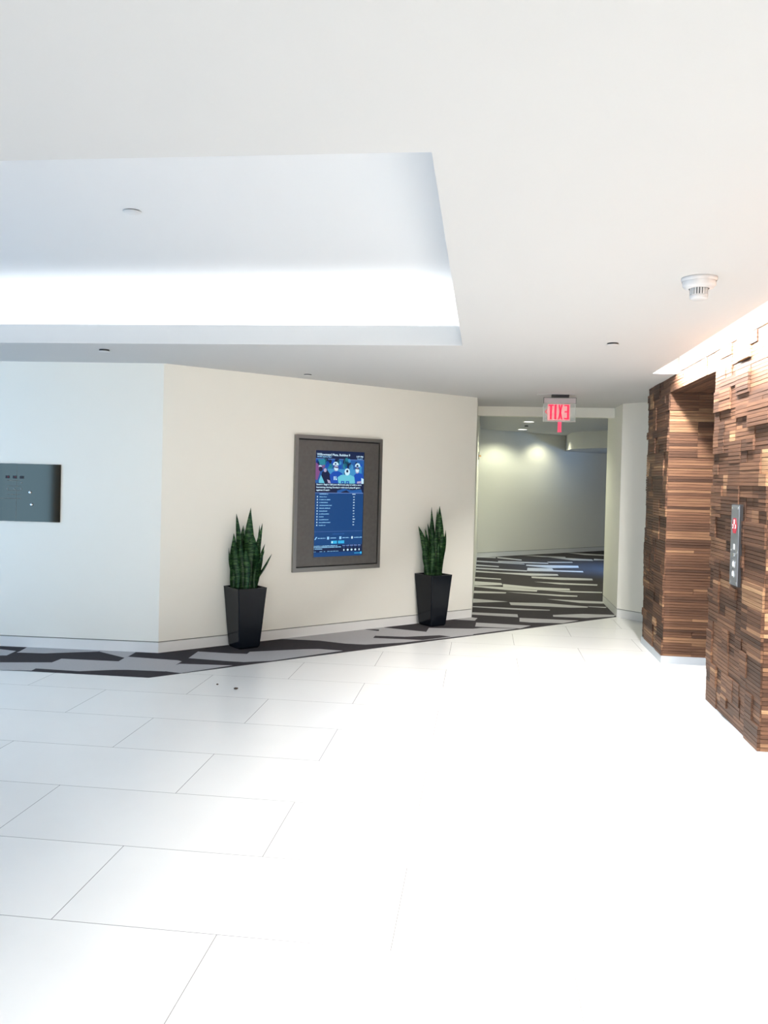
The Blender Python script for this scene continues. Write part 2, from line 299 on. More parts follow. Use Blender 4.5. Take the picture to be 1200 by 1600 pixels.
# ---------------------------------------------------------------- walnut strip wall
PITCHZ = 0.0245
def strips(name, o, u, n, width, z0, z1, m, wide=(1, 3), tall=(1, 2), depths=(0, .003, .007, .011, .015), cw=.13, rows=3, seed=1, back=.05, lo=.25, hi=.75, topped=True):
    """boxes of laminated strips; u runs along the wall, n out of it"""
    r = random.Random(seed); u = Vector(u); n = Vector(n); o = Vector(o)
    nx = max(1, round(width/cw)); cw = width/nx; nz = math.ceil((z1-z0)/(PITCHZ*rows))
    occ = [[False]*nz for _ in range(nx)]
    bm = bmesh.new(); ly = bm.loops.layers.float_color.new('tone')
    def bx(a0, a1, d0, d1, c0, c1, tone):
        if c1-c0 < .002: return
        vs = [bm.verts.new(o+u*a+n*d+Vector((0, 0, c))) for c in (c0, c1) for a, d in ((a0, d0), (a1, d0), (a1, d1), (a0, d1))]
        for f in ((3,2,1,0),(4,5,6,7),(0,1,5,4),(1,2,6,5),(2,3,7,6),(3,0,4,7)):
            fc = bm.faces.new([vs[i] for i in f])
            for lp in fc.loops: lp[ly] = (tone, tone, tone, 1)
    bx(0, width, -back, -.012, z0, z1, .02)
    for j in range(nz):
        for i in range(nx):
            if occ[i][j]: continue
            w = r.randint(*wide); h = r.randint(*tall)
            while w > 1 and (i+w > nx or any(occ[i+k][j] for k in range(w))): w -= 1
            h = min(h, nz-j)
            for a in range(w):
                for b in range(h): occ[i+a][j+b] = True
            D = r.choice(depths); base = r.uniform(lo, hi) if r.random() > .07 else r.uniform(.75, .95)
            for k in range(h*rows):
                c0 = z0+(j*rows+k)*PITCHZ; c1 = min(c0+PITCHZ-.0026, z1)
                if c0 >= z1: break
                t = base+r.uniform(-.12, .12) if r.random() > .05 else base+.28
                bx(i*cw+.0008, (i+w)*cw-.0008, -.012, D+r.uniform(0, .0030), c0, c1, max(0.02, min(1, t)))
    bmesh.ops.recalc_face_normals(bm, faces=bm.faces)
    return link(name, bm, m, kind='structure')
WB = 0.070                                   # wood starts above the pale base
WX = 1.635
AC = 2.433
NX = (-1, 0, 0)
for k, (ya, yb, sd) in enumerate(((7.785, 8.75, 11), (5.095, 6.27, 12), (2.40, 3.58, 13))):
    strips('wall_right', (WX, ya, 0), (0, 1, 0), NX, yb-ya, WB, H, M['wood_y'], seed=sd, tall=(1, 2), lo=.22 , hi=.58)
    bm = bmesh.new(); box(bm, WX+.051, WX+.62, ya+.02, yb-.02, 0.0, H); link('wall_right_core', bm, M['reveal'], kind='structure')
    # jamb faces turned to the camera and the far ends
    strips('wall_right_jamb', (WX+.001, ya, 0), (1, 0, 0), (0, -1, 0), .62, WB, H if k else H, M['wood_x'], wide=(2, 5), tall=(1, 3), rows=1, depths=(0, .002, .004, .007), seed=sd+20, back=.02, lo=.3, hi=.68)
    strips('wall_right_jamb', (WX+.001, yb, 0), (1, 0, 0), (0, 1, 0), .62, WB, H, M['wood_x'], wide=(2, 5), tall=(1, 3), rows=1, depths=(0, .002, .004), seed=sd+30, back=.02)
    bm = bmesh.new(); box(bm, WX-.012, WX+.62, ya-.004, yb+.004, 0.0, WB); link('baseboard_right', bm, M['metal_base'], kind='structure')
for ya, yb, sd in ((6.27, 7.785, 41), (3.58, 5.095, 42)):      # headers and soffits over the two lift alcoves
    strips('wall_right_header', (WX, ya, 0), (0, 1, 0), NX, yb-ya, AC, H, M['wood_y'], seed=sd, depths=(0, .004, .009), lo=.35, hi=.6)
    bm = bmesh.new(); ly = bm.loops.layers.float_color.new('tone'); rr = random.Random(sd)
    y = ya+.002
    for i in range(24):
        x = WX+.002+i*.0258
        for f in box(bm, x, x+.024, ya+.002, yb-.002, AC-.001+rr.uniform(0, .002), AC+.05):
            t = rr.uniform(.25, .6)
            for lp in f.loops: lp[ly] = (t, t, t, 1)
    link('ceiling_alcove', bm, M['wood_y'], kind='structure')
    # steel lift doors at the back of the alcove
    bm = bmesh.new(); box(bm, WX+.60, WX+.66, ya+.0, yb-.0, 2.13, AC+.1); box(bm, WX+.60, WX+.66, ya, ya+.18, 0, 2.13); box(bm, WX+.60, WX+.66, yb-.18, yb, 0, 2.13)
    box(bm, WX+.63, WX+.66, ya+.18, (ya+yb)/2-.003, 0.01, 2.13); box(bm, WX+.63, WX+.66, (ya+yb)/2+.003, yb-.18, 0.01, 2.13)
    link('door_1' if sd == 41 else 'door_2', bm, M['door_metal'], kind='structure')
bm = bmesh.new(); box(bm, 2.30, 2.34, 2.40, 9.68, 0, 3.0); link('wall_shaft', bm, M['wall'], kind='structure')

bm = bmesh.new(); ly = bm.loops.layers.float_color.new('tone'); rr = random.Random(9)  # unseen walnut column, added to make a dark reflection in the steel panel
for i in range(104):
    for f in box(bm, -5.35, -5.10, 3.55, 3.80, .01+i*PITCHZ, .01+i*PITCHZ+.023):
        t = 1.0
        for lp in f.loops: lp[ly] = (t, t, t, 1)
link('wall_column', bm, M['wood_x'], kind='structure')
# ================================================================ things
# ---------------------------------------------------------------- directory display
S2 = math.sqrt(.5)
A3 = Vector((A[0], A[1], 0))
dirv = Vector((B[0]-A[0], B[1]-A[1], 0)).normalized(); nrm = Vector((dirv.y, -dirv.x, 0))
rz_wall = math.atan2(dirv.y, dirv.x)
# local frame: x along the wall, -y out of the wall, z up
tv = thing('directory_display', tuple(A3+dirv*1.90), 'tall grey framed directory screen on the cream angled wall between two potted plants', 'display', rz_wall)
bm = bmesh.new()
X0, X1, Z0, Z1 = -.54, .54, .652, 2.012
for a in ((X0, X1, Z0, Z0+.042), (X0, X1, Z1-.036, Z1), (X0, X0+.036, Z0+.042, Z1-.036), (X1-.036, X1, Z0+.042, Z1-.036)):
    box(bm, a[0], a[1], -.030, -.001, a[2], a[3])
link('frame', bm, M['steel_frame'], tv)
bm = bmesh.new(); box(bm, X0+.03, X1-.03, -.006, -.002, Z0+.03, Z1-.03); link('shadow_gap', bm, M['black'], tv)
bm = bmesh.new(); PX0, PX1, PZ0, PZ1 = X0+.040, X1-.046, Z0+.054, Z1-.050
UX0, UX1, VZ0, VZ1 = -.297, .309, .793, 1.866
box(bm, PX0, UX0, -.024, -.007, PZ0, PZ1); box(bm, UX1, PX1, -.024, -.007, PZ0, PZ1)
box(bm, UX0, UX1, -.024, -.007, PZ0, VZ0); box(bm, UX0, UX1, -.024, -.007, VZ1, PZ1)
link('bezel_panel', bm, M['steel_panel'], tv)
scr_mats = {'bg': em('screen_blue', (0.006, 0.055, 0.195)), 'navy': em('screen_navy', (0.004, 0.014, 0.06)), 'white': em('screen_white', (0.62, 0.85, 1.0)),
 'text': em('screen_text', (0.30, 0.62, 0.95)), 'cyan': em('screen_cyan', (0.05, 0.55, 0.95)), 'line': em('screen_line', (0.22, 0.35, 0.75)),
 'sky': em('photo_crowd_blue', (0.015, 0.10, 0.34)), 'dark': em('photo_dark', (0.006, 0.012, 0.05)), 'jersey': em('photo_jersey_blue', (0.008, 0.07, 0.42)),
 'pale': em('photo_pale_jersey', (0.13, 0.52, 0.66)), 'skin': em('photo_face', (0.42, 0.38, 0.55)), 'helmet': em('photo_helmet', (0.55, 0.80, 0.95)),
 'pink': em('photo_red_fan', (0.20, 0.07, 0.22)), 'teal': em('photo_teal', (0.02, 0.22, 0.30)), 'lite': em('photo_field_blue', (0.05, 0.27, 0.55)), 'faint': em('screen_faint', (0.02, 0.11, 0.36))}
SW, SH = UX1-UX0, VZ1-VZ0
bm = bmesh.new(); box(bm, UX0, UX1, -.014, -.007, VZ0, VZ1); screen = link('screen', bm, scr_mats['bg'], tv)
layer = {}
def q(mk, u0, u1, v0, v1, lv=1):
    b = layer.setdefault(mk, bmesh.new()); y = -.0140-.00025*lv
    f = b.faces.new([b.verts.new((UX0+u*SW, y, VZ1-v*SH)) for u, v in ((u0, v1), (u1, v1), (u1, v0), (u0, v0))])
def poly(mk, pts, lv=2):
    b = layer.setdefault(mk, bmesh.new()); y = -.0140-.00025*lv
    f = b.faces.new([b.verts.new((UX0+u*SW, y, VZ1-v*SH)) for u, v in pts]); f.normal_update()
    if f.normal.y > 0: f.normal_flip()
def ell(mk, cu, cv, ru, rv, lv=2, a0=0, a1=360):
    poly(mk, [(cu+ru*math.cos(math.radians(a0+(a1-a0)*k/20)), cv+rv*math.sin(math.radians(a0+(a1-a0)*k/20))) for k in range(21 if a1-a0 < 360 else 20)], lv)
q('navy', 0, 1, 0, .075); q('line', 0, 1, .0755, .0785, 2); q('sky', .0, 1, .079, .396)
q('line', 0, 1, .396, .3995, 2); q('navy', 0, 1, .892, .958)
# the news photograph: football players in blue before a blurred crowd
R3 = random.Random(5)
for i in range(34):
    u = R3.uniform(0.02, .96); v = R3.uniform(.085, .16); s = R3.uniform(.02, .05)
    ell(R3.choice(['dark', 'dark', 'lite', 'jersey', 'pink', 'teal']), u, v, s, s*.7, 2)
poly('lite', [(.25, .17), (.95, .17), (.97, .27), (.55, .30), (.25, .26)], 3)
poly('teal', [(.05, .085), (.20, .085), (.20, .13), (.10, .14)], 3)
poly('pink', [(0, .11), (.06, .13), (.10, .20), (.05, .28), (0, .27)], 3)
ell('pink', .11, .165, .05, .03, 4); ell('dark', .11, .175, .04, .022, 4.5); ell('helmet', .10, .152, .035, .012, 4.7, 180, 360)
poly('dark', [(.14, .20), (.24, .18), (.33, .24), (.30, .33), (.20, .32), (.12, .25)], 4); ell('skin', .20, .185, .03, .018, 5)
poly('skin', [(.24, .27), (.30, .28), (.32, .31), (.27, .31)], 5)
poly('pale', [(.12, .23), (.19, .30), (.17, .33), (.08, .33), (.08, .28)], 5)
poly('jersey', [(.29, .23), (.36, .195), (.47, .19), (.55, .21), (.58, .27), (.50, .33), (.33, .34), (.31, .28)], 6)
ell('skin', .42, .163, .045, .028, 7); ell('helmet', .41, .132, .058, .030, 8, 175, 365); ell('dark', .405, .122, .018, .008, 9)
poly('helmet', [(.37, .155), (.46, .165), (.45, .185), (.40, .182)], 9); poly('dark', [(.36, .15), (.465, .152), (.46, .16), (.37, .158)], 9)
poly('jersey', [(.80, .22), (.87, .20), (.97, .21), (1.0, .25), (1.0, .32), (.82, .32), (.78, .27)], 6)
ell('skin', .86, .178, .040, .030, 7); ell('helmet', .865, .140, .055, .032, 8, 175, 365); ell('dark', .86, .133, .022, .010, 9)
poly('helmet', [(.82, .165), (.90, .17), (.88, .195), (.84, .195)], 9)
poly('dark', [(.81, .155), (.91, .158), (.90, .166), (.82, .164)], 9)
poly('skin', [(.86, .285), (.95, .28), (.96, .30), (.86, .305)], 8); poly('helmet', [(.95, .25), (1.0, .26), (1.0, .32), (.95, .31)], 7)
poly('pale', [(.45, .25), (.52, .225), (.70, .22), (.80, .24), (.82, .30), (.74, .315), (.48, .315)], 7)
ell('helmet', .65, .195, .055, .034, 8); ell('dark', .65, .188, .022, .014, 9); poly('dark', [(.585, .20), (.60, .20), (.60, .225), (.585, .22)], 9)
for k, u in enumerate((.56, .66)):
    q('jersey', u-.035, u+.035, .283, .312, 9); q('pale', u-.015, u+.012, .292, .303, 10)
for a in ((.375, .395, .24, .275), (.41, .425, .24, .27), (.41, .44, .262, .275)): q('helmet', *a, 9)
poly('dark', [(0, .306), (1, .306), (1, .396), (0, .396)], 10)
poly('sky', [(.45, .375), (.58, .355), (.75, .37), (.95, .36), (.98, .396), (.45, .396)], 11); poly('dark', [(.55, .385), (.64, .37), (.72, .396), (.52, .396)], 12)
def txt(name, s, u0, vb, cap, m, width=None, parent=None):
    """text set on the screen: left edge u0, baseline vb, capital height cap (metres)"""
    c = bpy.data.curves.new(name, 'FONT'); c.body = s; c.size = cap/.70; c.extrude = 0.0002; c.offset = .0006
    t = bpy.data.objects.new(name, c); COL.objects.link(t)
    dg = bpy.context.evaluated_depsgraph_get(); me = bpy.data.meshes.new_from_object(t.evaluated_get(dg))
    bpy.data.objects.remove(t); bpy.data.curves.remove(c)
    xs = [v.co.x for v in me.vertices]; k = (width/(max(xs)-min(xs))) if width else 1
    me.transform(Matrix.Diagonal((k, 1, 1, 1)))
    me.transform(Matrix.Rotation(math.pi/2, 4, 'X'))
    me.transform(Matrix.Translation((UX0+u0*SW, -.0178, VZ1-vb*SH)))
    me.materials.clear(); me.materials.append(m)
    o = bpy.data.objects.new(name, me); COL.objects.link(o); o.parent = parent or screen; return o
txt('title_text', 'Willowmead Plaza, Building 9', .03, .046, .0215, scr_mats['white'], .67*SW)
txt('address_text', '10100 Linden Place', .03, .063, .012, scr_mats['text'], .29*SW)
txt('clock_text', '1:58 PM', .83, .052, .0150, scr_mats['white'], .135*SW)
txt('date_text', 'Tue, Jan 07', .85, .070, .0095, scr_mats['text'], .115*SW)
for k, (s, w) in enumerate((('Source: Eagles QB Josh McCown played with a torn', .92), ("hamstring during Sunday's wild-card playoff game", .90), ('against Seattle', .27))):
    txt('headline_text', s, .03, .325+.0262*k, .0150, scr_mats['white'], w*SW)
# directory rows: too small to read in the photograph, set as runs of tiny strokes
def run(u0, u1, v, h, mk='text', seed=0):
    r = random.Random(seed); u = u0
    while u < u1:
        w = r.uniform(.006, .012); hh = h*r.uniform(.6, 1)
        q(mk, u, min(u+w, u1), v-hh, v, 2); u += w+.0022
        if r.random() < .08: u += .008
rowlen = [.17, .15, .22, .17, .25, .22, .16, .20, .09, .19, .23, .13]
for k, w in enumerate(rowlen):
    v = .412+.0268*k
    run(.10, .10+w, v, .0085, seed=k)
    if k: q('white', .052, .066, v-.012, v+.001, 2); q('text', .047, .072, v-.003, v+.001, 2)
    run(.79 if k else .77, .82 if k not in (0, 9) else .835, v, .011, 'white', seed=50+k)
q('line', .0, 1, .762, .763); run(.38, .62, .792, .010, 'faint', 77)
for k, (u, w) in enumerate(((.02, .15), (.27, .12), (.52, .14), (.76, .17))):
    if k == 0: poly('text', [(u, .838), (u+.03, .812), (u+.055, .812), (u+.02, .838)])
    elif k == 3: ell('white', u+.025, .825, .018, .013)
    else: q('text', u, u+.042, .812, .838, 2)
    run(u+.065, u+.065+w, .829, .009, seed=90+k)
q('cyan', .355, .475, .852, .878, 2); q('cyan', .50, .625, .852, .878, 2); ell('white', .375, .865, .014, .009, 3)
for u in (.40, .43, .46, .52, .55, .58, .61): q('bg', u, u+.008, .856, .874, 3)
run(0.0, .48, .902, .009, 'text', 101); run(0.0, .56, .916, .010, 'text', 102); run(0, .18, .930, .008, 'text', 103)
for k, u in enumerate((.62, .70, .78, .86, .94)):
    run(u-.03, u+.03, .904, .010, 'line', 110+k); run(u-.02, u+.02, .918, .006, 'faint', 120+k)
    ell('white', u, .942, .020 if 0 < k < 4 else .012, .010, 3)
for k, u in enumerate((.0, .13, .21, .28, .34, .40, .46)): run(u, u+(.05 if k != 2 else .03), .953, .006, 'text', 130+k)
run(.84, .96, .979, .007, 'cyan', 150); q('cyan', .965, .995, .965, .985, 2)
sm = screen.data; big = bmesh.new(); big.from_mesh(sm)        # everything shown on the glass belongs to the screen's own mesh
for k, b in layer.items():
    sm.materials.append(scr_mats[k]); mi = len(sm.materials)-1
    for f in b.faces:
        vs = [big.verts.new(v.co) for v in f.verts]; g = big.faces.new(vs); g.material_index = mi; g.normal_update()
        if g.normal.y > 0: g.normal_flip()
    b.free()
big.to_mesh(sm); big.free()

# ---------------------------------------------------------------- potted snake plants
def wall_pt(s, d): return A3+dirv*s+nrm*d
def planter(pos, name, label, seed, leaves):
    t = thing(name, tuple(pos), label, 'potted plant', rz_wall, 'snake plants in tapered black pots')
    bm = bmesh.new()
    prof = [(.085, .0), (.100, .004), (.108, .020), (.123, .20), (.137, .40), (.149, .555), (.150, .562), (.142, .562), (.138, .552), (.136, .535)]
    rings = []
    for w, z in prof:
        c = .012 if w > .1 else .02; pts = []
        for sx, sy in ((1, 1), (-1, 1), (-1, -1), (1, -1)):
            a0 = math.atan2(sy, sx)-math.pi/4
            for k in range(4):
                a = a0+k/3*math.pi/2
                pts.append(bm.verts.new((sx*(w-c)+c*math.cos(a), sy*(w-c)+c*math.sin(a), z+.004)))
        rings.append(pts)
    for a, b in zip(rings, rings[1:]):
        for k in range(16): bm.faces.new((a[k], a[(k+1) % 16], b[(k+1) % 16], b[k]))
    bm.faces.new(rings[0][::-1])
    link('pot', bm, M['pot'], t)
    bm = bmesh.new(); n = 8; g = [[bm.verts.new((-.133+.266*i/n, -.133+.266*j/n, .540+random.uniform(-.006, .010))) for j in range(n+1)] for i in range(n+1)]
    for i in range(n):
        for j in range(n): bm.faces.new((g[i][j], g[i+1][j], g[i+1][j+1], g[i][j+1]))
    link('gravel', bm, M['soil'], t)
    R_ = random.Random(seed)
    for (bx_, by_, tx, tz, wid, face, curl, lean) in leaves:
        # bx_,by_: root; tx: sideways reach of the tip (picture right positive); tz tip height; lean: towards the viewer
        bm = bmesh.new(); N = 14; rows = []
        vr = Vector((math.cos(-rz_wall), math.sin(-rz_wall), 0))       # world x in the local frame
        vf = Vector((math.sin(-rz_wall), -math.cos(-rz_wall), 0))*1.0     # towards the camera (world -y)
        vf = Vector((-vr.y*-1, vr.x*-1, 0)) if False else Vector((vr.y, -vr.x, 0))
        root = vr*bx_*1.12+vf*by_+Vector((0, 0, .53))
        ph = R_.uniform(0, 6)
        for i in range(N+1):
            f = i/N
            ctr = root+vr*(tx*(f**1.6)+.010*math.sin(f*5+ph))+vf*(lean*f**1.5)+Vector((0, 0, (tz-.53)*f))
            w = 1.28*wid*(.55+.45*math.sin(min(1, f*1.6)*math.pi/2))*(1-max(0, (f-.55)/.45)**1.7)
            w = max(w, .0015); ang = face+curl*f+.25*math.sin(f*6+ph)
            side = vr*math.cos(ang)+vf*math.sin(ang); nor = vf*math.cos(ang)-vr*math.sin(ang)
            cup = w*.35
            rows.append([bm.verts.new(ctr+side*w*k*.5+nor*(cup*(1-abs(k))*-1.0)) for k in (-1, -.5, 0, .5, 1)])
        for a, b in zip(rows, rows[1:]):
            for k in range(4): bm.faces.new((a[k], a[k+1], b[k+1], b[k]))
        g_ = bmesh.ops.solidify(bm, geom=bm.faces[:], thickness=.0028)
        bmesh.ops.recalc_face_normals(bm, faces=bm.faces)
        link('leaf', bm, M['leaf'], t, smooth=True)
    return t
D2 = math.radians
# (root x, root towards viewer, tip sideways, tip height, width, facing, curl, lean)
plant1 = [(.035, .03, .010, 1.30, .075, D2(10), .1, 0), (.055, .05, .020, 1.08, .095, D2(-12), .2, .02), (-.055, .02, -.030, 1.24, .075, D2(20), .3, 0),
 (-.03, -.03, -.015, 1.13, .06, D2(-40), .5, -.02), (.015, -.02, -.055, 1.12, .055, D2(35), .4, 0), (-.075, .03, -.035, 1.06, .06, D2(-20), .2, .01),
 (-.09, -.01, -.030, .98, .05, D2(15), .5, 0), (-.085, .05, -.02, .92, .06, D2(-30), .2, .02), (-.055, .07, -.005, .96, .06, D2(20), -.3, .02),
 (-.01, .06, -.01, 1.00, .06, D2(-25), .4, .02), (.075, 0, .045, 1.14, .055, D2(40), .3, 0), (.085, .02, .050, 1.16, .045, D2(-20), .3, 0),
 (.08, .03, .055, 1.03, .035, D2(10), .4, 0), (.085, .01, .095, .97, .035, D2(-10), .5, 0), (.09, .05, .085, .92, .04, D2(20), .3, .02),
 (.085, .04, .165, .885, .045, D2(35), .4, .02), (-.10, .0, -.055, .92, .022, D2(5), .2, 0), (.03, .08, .0, .93, .055, D2(0), .2, .02), (.0, .0, .02, 1.05, .07, D2(60), .2, 0)]
plant2 = [(.045, .02, .010, 1.315, .070, D2(5), .15, 0), (.02, 0, .012, 1.28, .05, D2(-30), .2, 0), (.0, .01, -.030, 1.30, .045, D2(25), .3, 0),
 (.01, .04, -.045, 1.17, .055, D2(-15), .3, .01), (-.015, .02, -.055, 1.12, .05, D2(30), .2, 0), (-.045, .03, -.125, 1.09, .065, D2(-10), .3, .02),
 (-.03, .0, -.08, 1.06, .05, D2(15), .4, 0), (-.035, .05, -.060, 1.08, .045, D2(35), .2, 0), (.075, .02, .030, 1.02, .045, D2(20), .3, 0),
 (.08, -.01, .025, 1.05, .035, D2(-30), .2, 0), (.06, .05, .02, 1.06, .06, D2(-25), .2, .02), (.03, .06, .0, 1.08, .06, D2(15), .3, .01),
 (.0, .07, -.025, .98, .055, D2(-20), .2, .02), (-.05, .06, -.06, .92, .05, D2(10), -.3, .02), (-.07, .02, -.055, .97, .035, D2(40), .5, 0),
 (.05, .07, .01, .93, .05, D2(25), .2, .02), (-.02, .08, .03, .90, .045, D2(-5), .3, .03)]
planter(wall_pt(0.77, .155), 'potted_snake_plant', 'snake plant in a black pot left of the directory screen, one leaf leaning out', 1, plant1)
planter(wall_pt(3.09, .155), 'potted_snake_plant', 'snake plant in a black pot right of the directory screen, beside the corridor mouth', 2, plant2)

# ---------------------------------------------------------------- polished wall panel at the left
sl = math.atan2(A[1]-L0[1], A[0]-L0[0])
def w1(x): return L0[1]+(x-L0[0])*math.tan(sl)
pn = thing('annunciator_panel', (-4.30, w1(-4.30), 0), 'polished steel control panel with three dark display windows, cut by the left picture edge', 'control panel', sl)
# local x from -.56 to +.555
bm = bmesh.new(); box(bm, -.56, .553, -.012, -.001, 1.135, 1.650); link('cover_plate', bm, M['mirror_steel'], pn)
def pxl(px): return (px-96)/97*.60+.553       # measured along the plate
def pz(py): return 1.646-(py-726.5)/88*.505
for k, px in enumerate((16.5, 27.5, 38)):
    bm = bmesh.new(); box(bm, pxl(px-2.9), pxl(px+2.9), -.016, -.012, pz(749), pz(744.6)); dw = link('display_window', bm, M['black'], pn)
    if k < 2:
        bm = bmesh.new(); box(bm, pxl(px+.6), pxl(px+1.8), -.0172, -.016, pz(747.6), pz(745.8)); link('indicator', bm, mat('dim_red', (.25, .02, .03), .5), dw)
bm = bmesh.new()
for i, py in enumerate((752, 760.5, 767.5, 774, 780)):
    r = random.Random(i); u = 16.5
    while u < 37:
        w = r.uniform(.6, 1.5); box(bm, pxl(u), pxl(u+w), -.0126, -.012, pz(py+.55), pz(py-.35)); u += w+.5
link('engraved_labels', bm, M['reveal'], pn)
bm = bmesh.new()
for px, py in ((37.5, 755.5), (37.5, 765), (27, 765), (16.5, 765)): lathe(bm, [(0, .004), (.006, .004), (.006, 0)], 16, (0, 0, 0))
bm.free()
def knob(parent, name, px, py, r, m, d=.01):
    bm = bmesh.new(); lathe(bm, [(0, d), (r*.8, d), (r, d*.7), (r, 0)], 20)
    for v in bm.verts: v.co = Vector((pxl(px)+v.co.x, -.012-v.co.z, pz(py)+v.co.y))
    bmesh.ops.recalc_face_normals(bm, faces=bm.faces); return link(name, bm, m, parent)
for px, py in ((37.5, 755.5), (37.5, 765), (27, 765), (16.5, 765)): knob(pn, 'button', px, py, .006, M['steel_frame'], .004)
knob(pn, 'key_lock', 51, 770, .012, M['chrome']); knob(pn, 'key_lock', 53.5, 789, .012, M['chrome'])
bm = bmesh.new(); box(bm, pxl(30), pxl(30.5), -.0124, -.012, pz(812), pz(727)); box(bm, pxl(-2), pxl(33), -.0124, -.012, pz(780.8), pz(780.2)); link('seam', bm, M['reveal'], pn)

# ---------------------------------------------------------------- lift call plate
cp = thing('elevator_call_station', (WX-.019, 5.615, 0), 'narrow steel elevator call plate with red display on the walnut strip wall', 'elevator call button', 0)
bm = bmesh.new(); box(bm, -.012, -.007, -.080, .080, .975, 1.487)
link('face_plate', bm, M['steel_plate'], cp)
bm = bmesh.new(); box(bm, -.0072, .030, -.088, .084, .970, 1.493); link('back_box', bm, M['black'], cp)
def cz(f): return 1.487-.512*f
def disc(parent, name, y, z, ry, rz_, m, x=-.012, d=.003, n=24):
    bm = bmesh.new(); lo = [bm.verts.new((x, y+ry*math.cos(6.2832*k/n), z+rz_*math.sin(6.2832*k/n))) for k in range(n)]
    hi = [bm.verts.new((x-d, v.co.y, v.co.z)) for v in lo]; bm.faces.new(hi)
    for k in range(n): bm.faces.new((lo[k], lo[(k+1) % n], hi[(k+1) % n], hi[k]))
    bmesh.ops.recalc_face_normals(bm, faces=bm.faces); return link(name, bm, m, parent)
M['red_disp'] = em('red_indicator', (0.62, 0.03, 0.07)); M['pale_led'] = em('pale_symbols', (1.0, 0.75, 0.75), 1.2); M['lit_button'] = em('lit_button', (0.85, 0.92, 1.0), 1.2)
rd = disc(cp, 'position_display', 0, cz(.255), .052, .056, M['red_disp'], n=6)
def sign_text(name, s, cap, m, mw, parent, ext=.0008, width=None):
    c = bpy.data.curves.new(name, 'FONT'); c.body = s; c.size = cap/.70; c.extrude = ext; c.align_x = 'CENTER'; c.offset = cap*.02
    t = bpy.data.objects.new(name, c); COL.objects.link(t)
    me = bpy.data.meshes.new_from_object(t.evaluated_get(bpy.context.evaluated_depsgraph_get())); bpy.data.objects.remove(t); bpy.data.curves.remove(c)
    xs = [v.co.x for v in me.vertices]
    if width: me.transform(Matrix.Diagonal((width/(max(xs)-min(xs)), 1, 1, 1)))
    me.transform(mw); me.materials.clear(); me.materials.append(m)
    o = bpy.data.objects.new(name, me); COL.objects.link(o); o.parent = parent; return o
# text facing -x, reading direction towards -y
MW = lambda y, z, x: Matrix.Translation((x, y, z)) @ Matrix(((0, 0, -1, 0), (-1, 0, 0, 0), (0, 1, 0, 0), (0, 0, 0, 1)))
sign_text('indicator_digits', '8', .030, M['pale_led'], MW(0, cz(.235), -.0162), rd)
sign_text('indicator_digits', '2  3', .026, M['pale_led'], MW(0, cz(.290), -.0162), rd, width=.07)
bm = bmesh.new(); box(bm, -.014, -.012, -.014, .014, cz(.555), cz(.485)); link('certificate_label', bm, M['white_plastic'], cp)
disc(cp, 'key_switch', 0, cz(.62), .011, .011, M['chrome'])
for f in (.735, .855):
    rg = disc(cp, 'button', 0, cz(f), .024, .024, M['chrome']); disc(rg, 'lens', 0, cz(f), .017, .017, M['lit_button'], x=-.015, d=.001)
for y, f in ((.062, .035), (-.062, .035), (.066, .56), (-.066, .575), (.062, .965), (-.062, .965)): disc(cp, 'screw', y, cz(f), .007, .007, M['chrome'], d=.0015, n=12)

# ---------------------------------------------------------------- exit sign
ex = thing('exit_sign', (.80, 9.38, H), 'edge-lit clear exit sign with red letters seen from behind, hung before the corridor mouth', 'exit sign', 0)
bm = bmesh.new(); box(bm, -.245, .155, -.05, .05, -.004, -.0); link('canopy_plate', bm, M['white_plastic'], ex)
bm = bmesh.new(); box(bm, -.088, .098, -.045, .045, -.032, -.004); link('mounting_slot', bm, M['black'], ex)
bm = bmesh.new()
box(bm, -.172, .176, -.018, -.014, -.040, -.034); box(bm, -.174, -.169, -.018, .018, -.098, -.034); box(bm, .173, .177, -.018, .018, -.098, -.034); box(bm, -.172, .176, .014, .018, -.040, -.034)
link('hanger_frame', bm, M['reveal'], ex)
bm = bmesh.new(); box(bm, -.168, .172, -.014, .014, -.094, -.040); link('lamp_housing', bm, clear_mat('frosted_housing', (0.72, 0.62, 0.62), .75), ex)
bm = bmesh.new(); box(bm, -.172, .170, -.004, .004, -.292, -.098); pl = link('clear_panel', bm, M['acrylic'], ex)
bm = bmesh.new()
for a in ((-.176, -.170, -.296, -.098), (.170, .174, -.296, -.098), (-.176, .174, -.298, -.292)): box(bm, a[0], a[1], -.006, .006, a[2], a[3])
link('panel_edge', bm, M['acrylic_edge'], pl)
bm = bmesh.new(); box(bm, -.128, .116, .0042, .0052, -.284, -.104); link('glow_field', bm, M['acrylic_glow'], pl)
def letter(boxes, polys=()):
    bm = bmesh.new(); cx = lambda u: -.168+(u-375)/12/140; cz_ = lambda v: -.108-(v-390)/12/140
    for u0, u1, v0, v1 in boxes: box(bm, cx(u0), cx(u1), -.0065, -.0045, cz_(v1), cz_(v0))
    for pl_ in polys:
        f = [bm.verts.new((cx(u), -.0065, cz_(v))) for u, v in pl_]; g = [bm.verts.new((v.co.x, -.0045, v.co.z)) for v in f]
        n = len(f); bm.faces.new(f); bm.faces.new(g[::-1])
        for k in range(n): bm.faces.new((f[k], g[k], g[(k+1) % n], f[(k+1) % n]))
    bmesh.ops.recalc_face_normals(bm, faces=bm.faces)
    link('letter', bm, M['exit_red'], pl)
letter([(796, 832, 396, 664), (744, 796, 396, 422), (752, 796, 512, 538), (744, 796, 638, 664)])            # E seen from behind
letter([], [((634, 396), (662, 396), (714, 664), (686, 664)), ((686, 396), (714, 396), (662, 664), (634, 664))])
letter([(566, 604, 396, 664)])
letter([(486, 522, 396, 664), (458, 486, 396, 422), (522, 550, 396, 422)])
